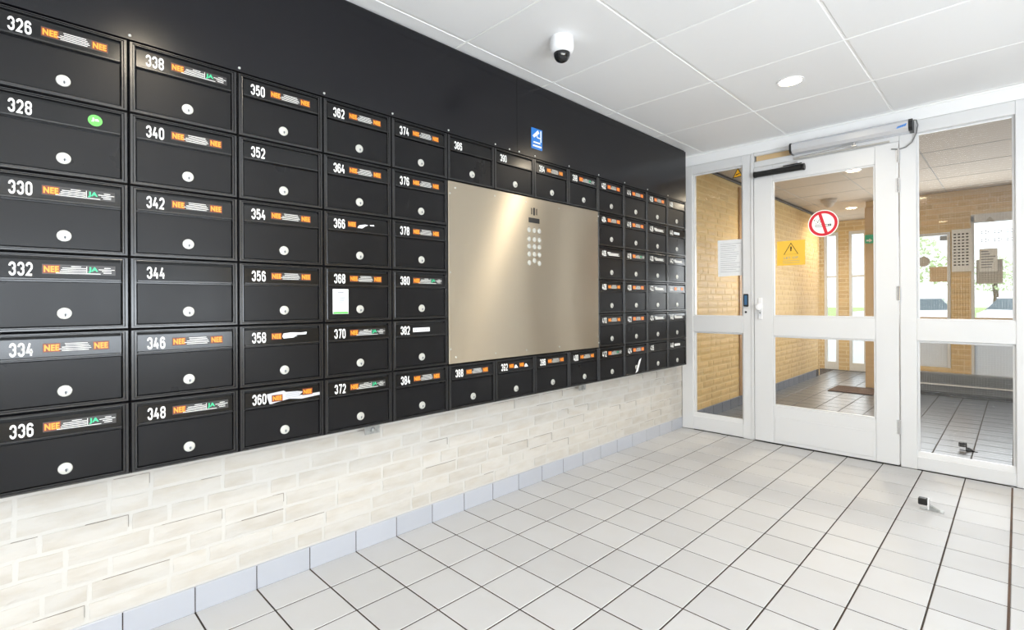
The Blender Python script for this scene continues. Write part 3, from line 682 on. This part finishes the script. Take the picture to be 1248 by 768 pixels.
def st_NJ(m, u=.108, v=.030, bgk='oranbg'):
    w = .160; fq(m, u, u+w, v, v+.0275, 'stk', .0004); nee(m, u+.001, v+.0018, bgk=bgk)
    lines(m, u+.039, u+.093, v+.004, [(.4, .8), (.05, 1), (0, 1), (-.05, 1), (-.2, 1.6)])
    fq(m, u+.094, u+.0952, v+.003, v+.022, 'num', .0009); ftext(m, 'JA', u+.098, v+.0045, .0165, .022, 'green', .001, .045)
    lines(m, u+.121, u+.158, v+.006, [(.35, .75), (0, 1), (.2, .8), (.3, .8)])
def st_white(m):
    fq(m, .106, .196, .036, .054, 'paper', .0006)
    for i in range(8): fq(m, .112+i*.0095, .118+i*.0095, .042, .048, 'grey', .0009)
def st_torn(m):
    nee(m, .108, .031); 
    m.flat([(.146, .044), (.150, .034), (.176, .031), (.214, .033), (.236, .031), (.234, .040), (.20, .041), (.188, .050), (.150, .052)], lambda a, b, dd: FP(a, b, .0006), 0, 'paper')
    for i in range(3): fq(m, .155, .20, .036+i*.0045, .038+i*.0045, 'grey', .0009)
def st_torn366(m):
    nee(m, .102, .031)
    m.flat([(.143, .055), (.150, .044), (.178, .038), (.192, .040), (.176, .047), (.165, .055)], lambda a, b, dd: FP(a, b, .0006), 0, 'paper')
    m.flat([(.198, .038), (.218, .036), (.220, .041), (.202, .042)], lambda a, b, dd: FP(a, b, .0006), 0, 'paper')
def st_360(m):
    m.flat([(.092, .030), (.150, .024), (.158, .030), (.20, .032), (.222, .036), (.205, .048), (.285, .046), (.284, .056), (.215, .062), (.17, .056), (.12, .064), (.108, .070), (.100, .066), (.092, .040)], lambda a, b, dd: FP(a, min(b, .067), .0006), 0, 'tape')
    fq(m, .108, .146, .036, .060, 'oranbg', .0009); ftext(m, 'NEE', .112, .040, .016, .031, 'oran', .0012, .045)
    fq(m, .218, .256, .026, .050, 'oranbg', .0009); ftext(m, 'NEE', .222, .030, .016, .031, 'oran', .0012, .045)
    lines(m, .155, .21, .036, [(.1, .9), (.0, .95), (.0, 1), (.1, 1)], 'grey')
def st_pair(m):
    for u in (.100, .178):
        nee(m, u, .031); m.flat([(u+.038, .056), (u+.044, .042), (u+.052, .038), (u+.060, .046), (u+.068, .056)], lambda a, b, dd: FP(a, b, .0006), 0, 'paper')
def st_grey(m):
    fq(m, .100, .255, .032, .058, 'stk', .0004); lines(m, .104, .25, .034, [(0, .25), (0, .9), (.05, .85), (.1, .95)], 'num', .0035, .0062)
def st_round(m):
    m.flat([(.223+.0165*math.cos(t*math.pi/12), .044+.0165*math.sin(t*math.pi/12)) for t in range(24)], lambda a, b, dd: FP(a, b, .0006), 0, 'lgreen')
    ftext(m, 'Ja', .214, .037, .011, .018, 'num', .0012, .03)
kinds = {'NN': st_NN, 'NJ': st_NJ, 'W': st_white, 'T': st_torn, 'T6': st_torn366, 'C': st_360, 'P': st_pair, 'G': st_grey, 'R': st_round,
         'RN': lambda m: st_NN(m, bgk='redbg'), 'RJ': lambda m: st_NJ(m, bgk='redbg')}
desc = {'NN': 'two orange NEE stickers', 'NJ': 'an orange NEE and green JA sticker', 'W': 'a plain white label strip', 'T': 'a torn orange and white sticker', 'T6': 'an orange NEE sticker and white scraps',
        'C': 'a crumpled taped orange sticker', 'P': 'two separate torn orange stickers', 'G': 'a faded white print strip', 'R': 'a round green sticker', 'RN': 'two red-orange NEE stickers', 'RJ': 'a red-orange and green sticker', None: 'no sticker'}
ST = {326: 'NN', 328: 'R', 330: 'NJ', 332: 'NJ', 334: 'NN', 336: 'NJ', 338: 'NJ', 340: 'NN', 342: 'NN', 344: None, 346: 'NN', 348: 'NJ',
      350: 'NN', 352: None, 354: 'NN', 356: 'NN', 358: 'T', 360: 'C', 362: 'NN', 364: 'NN', 366: 'T6', 368: 'NN', 370: 'NJ', 372: 'NJ',
      374: 'NN', 376: 'NN', 378: 'NN', 380: 'NJ', 382: 'W', 384: 'NN', 386: None, 388: 'NN', 390: None, 392: 'P', 394: 'NN', 396: 'NN', 398: 'RJ', 400: 'NN',
      402: 'RN', 404: 'RN', 406: 'G', 408: 'NN', 410: 'NN', 412: 'RJ', 414: 'RN', 416: 'RN', 418: 'RJ', 420: 'RN', 422: 'RN', 424: 'RN',
      426: 'RN', 428: 'G', 430: 'G', 432: 'G', 434: 'G', 436: None, 438: None, 440: 'W', 442: 'G', 444: 'RN', 446: 'G', 448: 'W'}
stk_cache = {}
def mailbox(col, row, num):
    y = P0+(col-1)*CW+.0006; z = ZT-(row+1)*RH+.0005; s = ST[num]
    rn = ['top', 'second', 'third', 'fourth', 'fifth', 'bottom'][row]
    cn = ['first', 'second', 'third', 'fourth', 'fifth', 'sixth', 'seventh', 'eighth', 'ninth', 'fourth last', 'third last', 'second last', 'last'][col]
    lab = 'black mailbox %d with %s, %s column, %s row' % (num, desc[s], cn, rn)
    if num == 368: lab = 'black mailbox 368 with a pale leaflet stuck on its door'
    if num == 390: lab = 'black mailbox 390 with blank shining flap above the steel panel'
    t = thing('mailbox', (0, y, z), lab, 'mailbox', 'numbered mailboxes on the left wall')
    link(casing_me, 'casing', t); link(door_me, 'door', t); f = link(flap_me, 'name_flap', t); link(slot_me, 'mail_slot', t)
    l = link(lock_me, 'lock', t); k = link(key_me, 'keyhole', l)
    m = MB(); m.closed = False; dv_, df_, dw_, dh_ = strokes(str(num)); m.add([FP(.0430+a/dw_*.0465, .0265+.0375-b/dh_*.0375, .0007) for a, b in dv_], df_, 'num'); m.obj('number', f)
    if s:
        if s not in stk_cache: m = MB(); m.closed = False; kinds[s](m); stk_cache[s] = m.mesh('sticker')
        link(stk_cache[s], 'sticker', f, label=desc[s])
    return t
for col in range(13):
    for row in range(6):
        if col < 5: n_ = 326+col*12+row*2
        elif col < 9:
            if row not in (0, 5): continue
            n_ = 386+(col-5)*4+(0 if row == 0 else 2)
        else: n_ = 402+(col-9)*12+row*2
        mailbox(col, row, n_)
# leaflet on 368
def leaf(m):
    y0 = P0+2*CW+.0385; z0 = ZT-4*RH+.033; x = XM-.0052
    m.box(x, x+.001, y0, y0+.065, z0, z0+.098, 'paper'); fn = lambda a, b, dd: (x+.0014, y0+a, z0+b)
    m.quad(0.002, .063, .001, .008, fn, 0, 'lgreen'); m.quad(.02, .045, .083, .088, fn, 0, 'grey')
    for i in range(5): m.quad(.022+i*.002, .045+i*.0015, .045+i*.005, .048+i*.005, fn, 0, 'grey')
sq('leaflet', 'pale leaflet with a green edge stuck on mailbox 368', 'leaflet', leaf)
def leaf2(m):
    y0 = P0+9*CW+.13; z0 = ZB+.012
    m.prism([(0, 0), (.03, .012), (.075, .10), (.045, .085)], lambda a, b, dd: (XM+.002+dd, y0+a, z0+b), 0, .0012, 'paper')
sq('folded_flyer', 'folded white flyer stuck in the bottom mailbox 424', 'flyer', leaf2)
# brackets hanging below the mailboxes
for y, lab in ((1.105, 'galvanised hook bracket under the fourth mailbox column'), (2.585, 'galvanised hook bracket under the right end of the steel panel')):
    b = thing('wall_bracket', (0.004, y, .505), lab, 'bracket', 'galvanised brackets under the mailboxes')
    m = MB(); m.box(.050, .054, -.035, .035, .0, .046, 'zinc', .001); m.box(.0, .054, -.035, .035, .0435, .0475, 'zinc', .001); m.obj('plate', b)
    m = MB(); m.lathe([(.011, .0), (.009, .006), (.004, .008)], lambda a, c, h: (.0545+h, .002+a, .018+c), 'zinc', 8); m.obj('bolt', b)

# ------------------------------------------------------------------ steel intercom panel
sy0, sy1, sz0, sz1 = P0+4*CW+.003, P0+8*CW-.003, ZB+RH+.003, ZT-RH-.003
sp = thing('intercom_panel', (0, (sy0+sy1)/2, sz0), 'large brushed steel panel with intercom keypad between the mailboxes', 'intercom panel')
cy = (sy0+sy1)/2
pl = MB(); pl.box(.01, XM, sy0-cy, sy1-cy, 0, sz1-sz0, 'steel', .0015); pl.obj('steel_plate', sp)
def PX(a, b, dd): return (XM+dd, a-cy, b-sz0)
m = MB()
for yy, w_, h_ in ((2.066, .013, .042), (2.043, .004, .036), (2.050, .003, .034), (2.082, .003, .034), (2.089, .004, .036)): m.box(XM-.0005, XM+.0006, yy-cy-w_/2, yy-cy+w_/2, 1.566-sz0-h_/2, 1.566-sz0+h_/2, 'dark')
m.obj('speaker_grille', sp)
m = MB(); m.box(XM-.0005, XM+.0015, 2.022-cy, 2.110-cy, 1.503-sz0, 1.530-sz0, 'blackpl', .0006); m.obj('display', sp)
bm_ = MB(); bm_.lathe([(.0135, 0), (.0135, .002), (.0115, .0042), (.004, .0046)], lambda a, b, h: (XM+h, a, b), 'silver', 16); bme = bm_.mesh('key_button', True)
for r_, z in enumerate((1.461, 1.411, 1.371, 1.329, 1.281)):
    for c_, y in enumerate((2.024, 2.066, 2.107)):
        link(bme, 'key_button', sp, (0, y-cy, z-sz0+(.013 if r_ == 4 and c_ == 1 else 0)))
m = MB()
for r_, z in enumerate((1.461, 1.411, 1.371, 1.329)):
    for y in (2.024, 2.066, 2.107): m.box(XM, XM+.0006, y-cy-.004, y-cy+.004, z-sz0+.016, z-sz0+.020, 'grey')
m.obj('key_print', sp)
sm = MB(); sm.lathe([(.0048, 0), (.0044, .0016), (.002, .0026)], lambda a, b, h: (XM+h, a, b), 'silver', 10); sme = sm.mesh('screw')
ys = [sy0+.012, sy0+.27, sy0+.50, sy0+.78, sy1-.03]
for z in (sz0+.03, sz1-.03):
    for y in ys: link(sme, 'screw', sp, (0, y-cy+.03, z-sz0))
for z in (sz0+.07, (sz0+sz1)/2, sz1-.06):
    link(sme, 'screw', sp, (0, sy0+.010-cy, z-sz0)); link(sme, 'screw', sp, (0, sy1-.010-cy, z-sz0))

# ------------------------------------------------------------------ ceiling fittings
dc = thing('dome_camera', (.530, 1.815, H), 'white dome security camera on the ceiling', 'camera')
V3 = lambda a, b, h: (a, b, -h)
m = MB(); m.lathe([(.052, .0005), (.054, .012), (.055, .045), (.051, .062), (.044, .070), (.036, .072)], V3, 'plastic', 36); m.obj('housing', dc, smooth=True)
m = MB(); m.lathe([(.038, .0715), (.0375, .080), (.033, .093), (.025, .104), (.013, .110), (.003, .112)], V3, 'smoke', 32); m.obj('dome', dc, smooth=True)
m = MB(); m.lathe([(.010, 0), (.010, .004), (.006, .007)], lambda a, b, h: (.020+.0+h*.3+a*.9, -.020+b*.9-h*.3, -.086-h-a*.2), 'silver', 14); m.obj('lens', dc)
def downlight(x, y, lab, power, r=.055, col=(1, .88, .70)):
    t = thing('downlight', (x, y, H), lab, 'ceiling light', 'round recessed ceiling downlights')
    m = MB(); m.lathe([(r+.014, .0003), (r+.013, .003), (r+.002, .004), (r, .002)], V3, 'plastic', 36); m.obj('trim_ring', t, smooth=True)
    m = MB(); m.lathe([(r, .0022), (r*.9, .0052), (r*.5, .0066), (.003, .007)], V3, 'lamp', 36); m.obj('diffuser', t, smooth=True)
    l = bpy.data.lights.new('downlight_beam', 'SPOT'); l.energy = power; l.color = col; l.spot_size = math.radians(168); l.spot_blend = .8; l.shadow_soft_size = r
    o = bpy.data.objects.new('downlight_beam', l); COL.objects.link(o); o.parent = t; o.location = (0, 0, -.02)
    return t
downlight(1.125, 3.075, 'lit round ceiling light in the room near the door', 38)
downlight(1.20, .45, 'round ceiling light above the first mailbox column, out of view', 38)
downlight(1.20, -2.1, 'round ceiling light behind the camera', 26)
downlight(.93, 5.6, 'round ceiling light just beyond the glass door', 110, col=(1, .87, .68))
downlight(.47, 7.85, 'small lit ceiling light at the far end of the vestibule', 60, col=(1, .87, .68))
sd = thing('smoke_detector', (.41, 7.0, H), 'round white smoke detector on the vestibule ceiling', 'smoke detector')
m = MB(); m.lathe([(.085, .0005), (.085, .025), (.070, .045)], V3, 'vceil', 28); m.obj('base', sd, smooth=True)
m = MB(); m.lathe([(.060, .0455), (.048, .075), (.020, .10), (.004, .102)], V3, 'vceil', 28); m.obj('sensor_cone', sd, smooth=True)
ex = thing('exit_sign', (.745, 7.40, 1.74), 'small green emergency exit sign at the end of the vestibule', 'exit sign')
m = MB(); m.box(-.045, .045, -.02, .038, .02, .12, 'exit', .004); m.obj('housing', ex)
m = MB(); m.closed = False; fn = lambda a, b, dd: (a, -.0205-dd, b)
m.flat([(-.03, .06), (.0, .06), (.0, .075), (.03, .05), (.0, .025), (.0, .04), (-.03, .04)], fn, 0, 'num'); m.obj('arrow', ex)

# ------------------------------------------------------------------ floor stoppers
def stopper(x, y, lab, dark=False):
    t = thing('door_stop', (x, y, 0), lab, 'door stop')
    k = 'blackpl' if dark else 'zinc'
    m = MB(); m.box(-.02, .075, -.016, .016, .0005, .004, k, .001); m.box(.012, .018, -.016, .016, .004, .056, 'plastic' if not dark else k, .001); m.obj('bracket', t)
    m = MB(); m.box(-.026, .0115, -.016, .016, .022, .056, 'blackpl', .004); m.obj('rubber_buffer', t)
    m = MB(); m.prism([(.019, .004), (.060, .004), (.030, .022), (.019, .026)], lambda a, b, dd: (a, dd, b), -.010, .010, 'zinc' if not dark else k); m.obj('latch', t)
stopper(1.672, 3.31, 'small metal door stop with black buffer standing on the floor tiles')
stopper(1.735, 4.80, 'dark door stop on the vestibule floor behind the right sidelight', True)
m = MB(); m.box(1.976, 1.992, 4.015, 4.032, .0005, .004, 'chrome', .001); tag(m.obj('floor_bolt'), 'tiny metal bolt plate at foot of the right post', 'bolt')

# ------------------------------------------------------------------ notices in the vestibule
def note(name, lab, x0, x1, z0, z1, k, y, rows=0, kt='grey', shape=None, cat='notice', cols=1):
    m = MB(); m.closed = False
    if shape == 'disc': m.prism(circ((x1-x0)/2, 32, (x0+x1)/2, (z0+z1)/2), lambda a, b, dd: (a, dd, b), y-.002, y-.0005, k)
    else: m.box(x0, x1, y-.002, y-.0005, z0, z1, k)
    fn = lambda a, b, dd: (a, y-.0024, b); w_ = x1-x0; h_ = z1-z0
    for i in range(rows):
        for c in range(cols):
            a = x0+w_*(.1+.8*c/cols); b = a+.8*w_/cols*(.62 if cols > 1 else random.uniform(.5, 1)); z = z1-h_*(.1+.8*i/rows)
            m.quad(a, b, z-h_*.8/rows*.45, z, fn, 0, kt)
    return tag(m.obj(name), lab, cat)
note('house_rules', 'tall white notice with rows of symbols on the brick pier', 1.49, 1.66, 1.38, 1.85, 'paper', 7.484, 11, 'blackp', cols=4)
note('paper_notice', 'white notice in the right vestibule window over a grey sheet', 1.715, 1.86, 1.37, 1.62, 'paper', 7.50, 7)
note('paper_notice', 'grey-brown sheet low in the right vestibule window', 1.69, 1.90, 1.24, 1.50, 'whiteg', 7.515, 0)
note('paper_notice', 'orange-brown sheet in the left vestibule window', 1.295, 1.462, 1.274, 1.445, 'wood', 7.52, 0)
note('paper_notice', 'grey label at the top of the left vestibule window', 1.385, 1.455, 1.74, 1.795, 'grey', 7.52, 0)
note('round_sticker', 'round grey sticker in the left vestibule window', 1.18, 1.30, 1.45, 1.57, 'whiteg', 7.52, 0, shape='disc', cat='sticker')
def decals(m):
    y = 7.522; fn = lambda a, b, dd: (a, y, b)
    for i in range(3):
        for j in range(2):
            cx, cz = 1.76+i*.10, 1.80-j*.09
            for k_ in range(5): a = k_*1.256; m.flat([(cx+.028*math.cos(a)-.010, cz+.016*math.sin(a)), (cx+.028*math.cos(a), cz+.016*math.sin(a)+.007), (cx+.028*math.cos(a)+.010, cz+.016*math.sin(a)), (cx+.028*math.cos(a), cz+.016*math.sin(a)-.007)], fn, 0, 'grey')
    m.flat([(1.76, 1.905), (1.84, 1.905), (1.80, 1.965)], lambda a, b, dd: (a, 7.487, b), 0, 'whiteg')
sq('window_decals', 'pale leaf decals across the top of the right vestibule window', 'decal', decals)

# ------------------------------------------------------------------ outside
go = structure('ground_outside', 'grass verge and parking strip outside the windows', 'ground', (0, 0, -.2))
S().box(-30, 40, 9.3, 14, -.25, -.1, 'road').obj('pavement', go)
S().box(-30, 40, 14, 31, -.25, -.1, 'road').obj('parking_strip', go)
S().box(-30, 40, 31, 120, -.25, -.05, 'grass').obj('grass', go)
S().box(1.0, 8, 7.75, 9.3, -.25, -.1, 'road').obj('entrance_paving', go)
def car(x, y, lab, flip=1):
    t = thing('car', (x, y, -.3), lab, 'car', 'white cars parked outside the windows')
    def sec(xx, hw, z0, z1): return [(xx*flip, -hw, z0), (xx*flip, -hw*1.0, (z0+z1)*.55), (xx*flip, -hw*.93, z1), (xx*flip, hw*.93, z1), (xx*flip, hw, (z0+z1)*.55), (xx*flip, hw, z0)]
    m = MB(); m.rings([sec(-2.05, .70, .35, .70), sec(-1.9, .82, .22, .84), (sec(-1.0, .87, .2, .93)), sec(.6, .87, .2, .95), sec(1.7, .85, .22, .98), sec(2.0, .76, .35, .80)], 'car'); m.obj('body', t, smooth=True)
    m = MB(); m.rings([[(a*flip, -b, .94), (a*flip, b, .94), (c_*flip, b*.8, 1.42), (c_*flip, -b*.8, 1.42)] for a, b, c_ in ((-.95, .80, -.35), (1.75, .80, 1.35))], 'carglass'); m.obj('window_band', t)
    m = MB(); m.box(min(-.45*flip, 1.4*flip), max(-.45*flip, 1.4*flip), -.66, .66, 1.40, 1.47, 'car', .03); m.obj('roof', t)
    for xx in (-1.25, 1.25):
        for s in (-1, 1):
            m = MB(); m.lathe([(.30, -.1), (.32, -.08), (.32, .08), (.30, .1)], lambda a, b, h: (xx*flip+a, s*.78+h, .32+b), 'tyre', 20); m.lathe([(.18, s*.1), (.17, s*.11), (.05, s*.115)], lambda a, b, h: (xx*flip+a, s*.78+h, .32+b), 'silver', 14); m.obj('wheel', t)
car(-1.5, 27, 'white car parked outside the left vestibule window')
car(2.8, 29, 'white car parked outside the right vestibule window', -1)
for i, (x, y, s) in enumerate(((-3.4, 46, 1.2), (.6, 60, 1.0), (4.4, 52, 1.1), (-12, 50, 1.3))):
    lab = ['leafy tree far outside behind the left windows', 'small leafy tree in the distance between the cars', 'leafy tree far outside the right window', 'broad leafy tree farthest to the left outside'][i]
    t = thing('tree', (x, y, -.05), lab, 'tree', 'trees beyond the parking strip')
    m = MB(); m.tube([(0, 0, 0), (.1, 0, 1.4), (0, .1, 2.6)], .18*s, 'bark', 8); m.obj('trunk', t)
    m = MB()
    for q in range(420):
        a = random.uniform(0, 6.28); r_ = random.uniform(.3, 1.7)*s; z = 3.2*s+random.uniform(-1.3, 1.5)*s; c = Vector((r_*math.cos(a), r_*math.sin(a), z)); q_ = .17*s
        m.add([c+Vector([random.uniform(-q_, q_) for _ in range(3)]) for _ in range(4)], [(0, 1, 2), (0, 2, 3), (0, 3, 1), (1, 3, 2)], 'leaf')
    m.obj('crown', t)
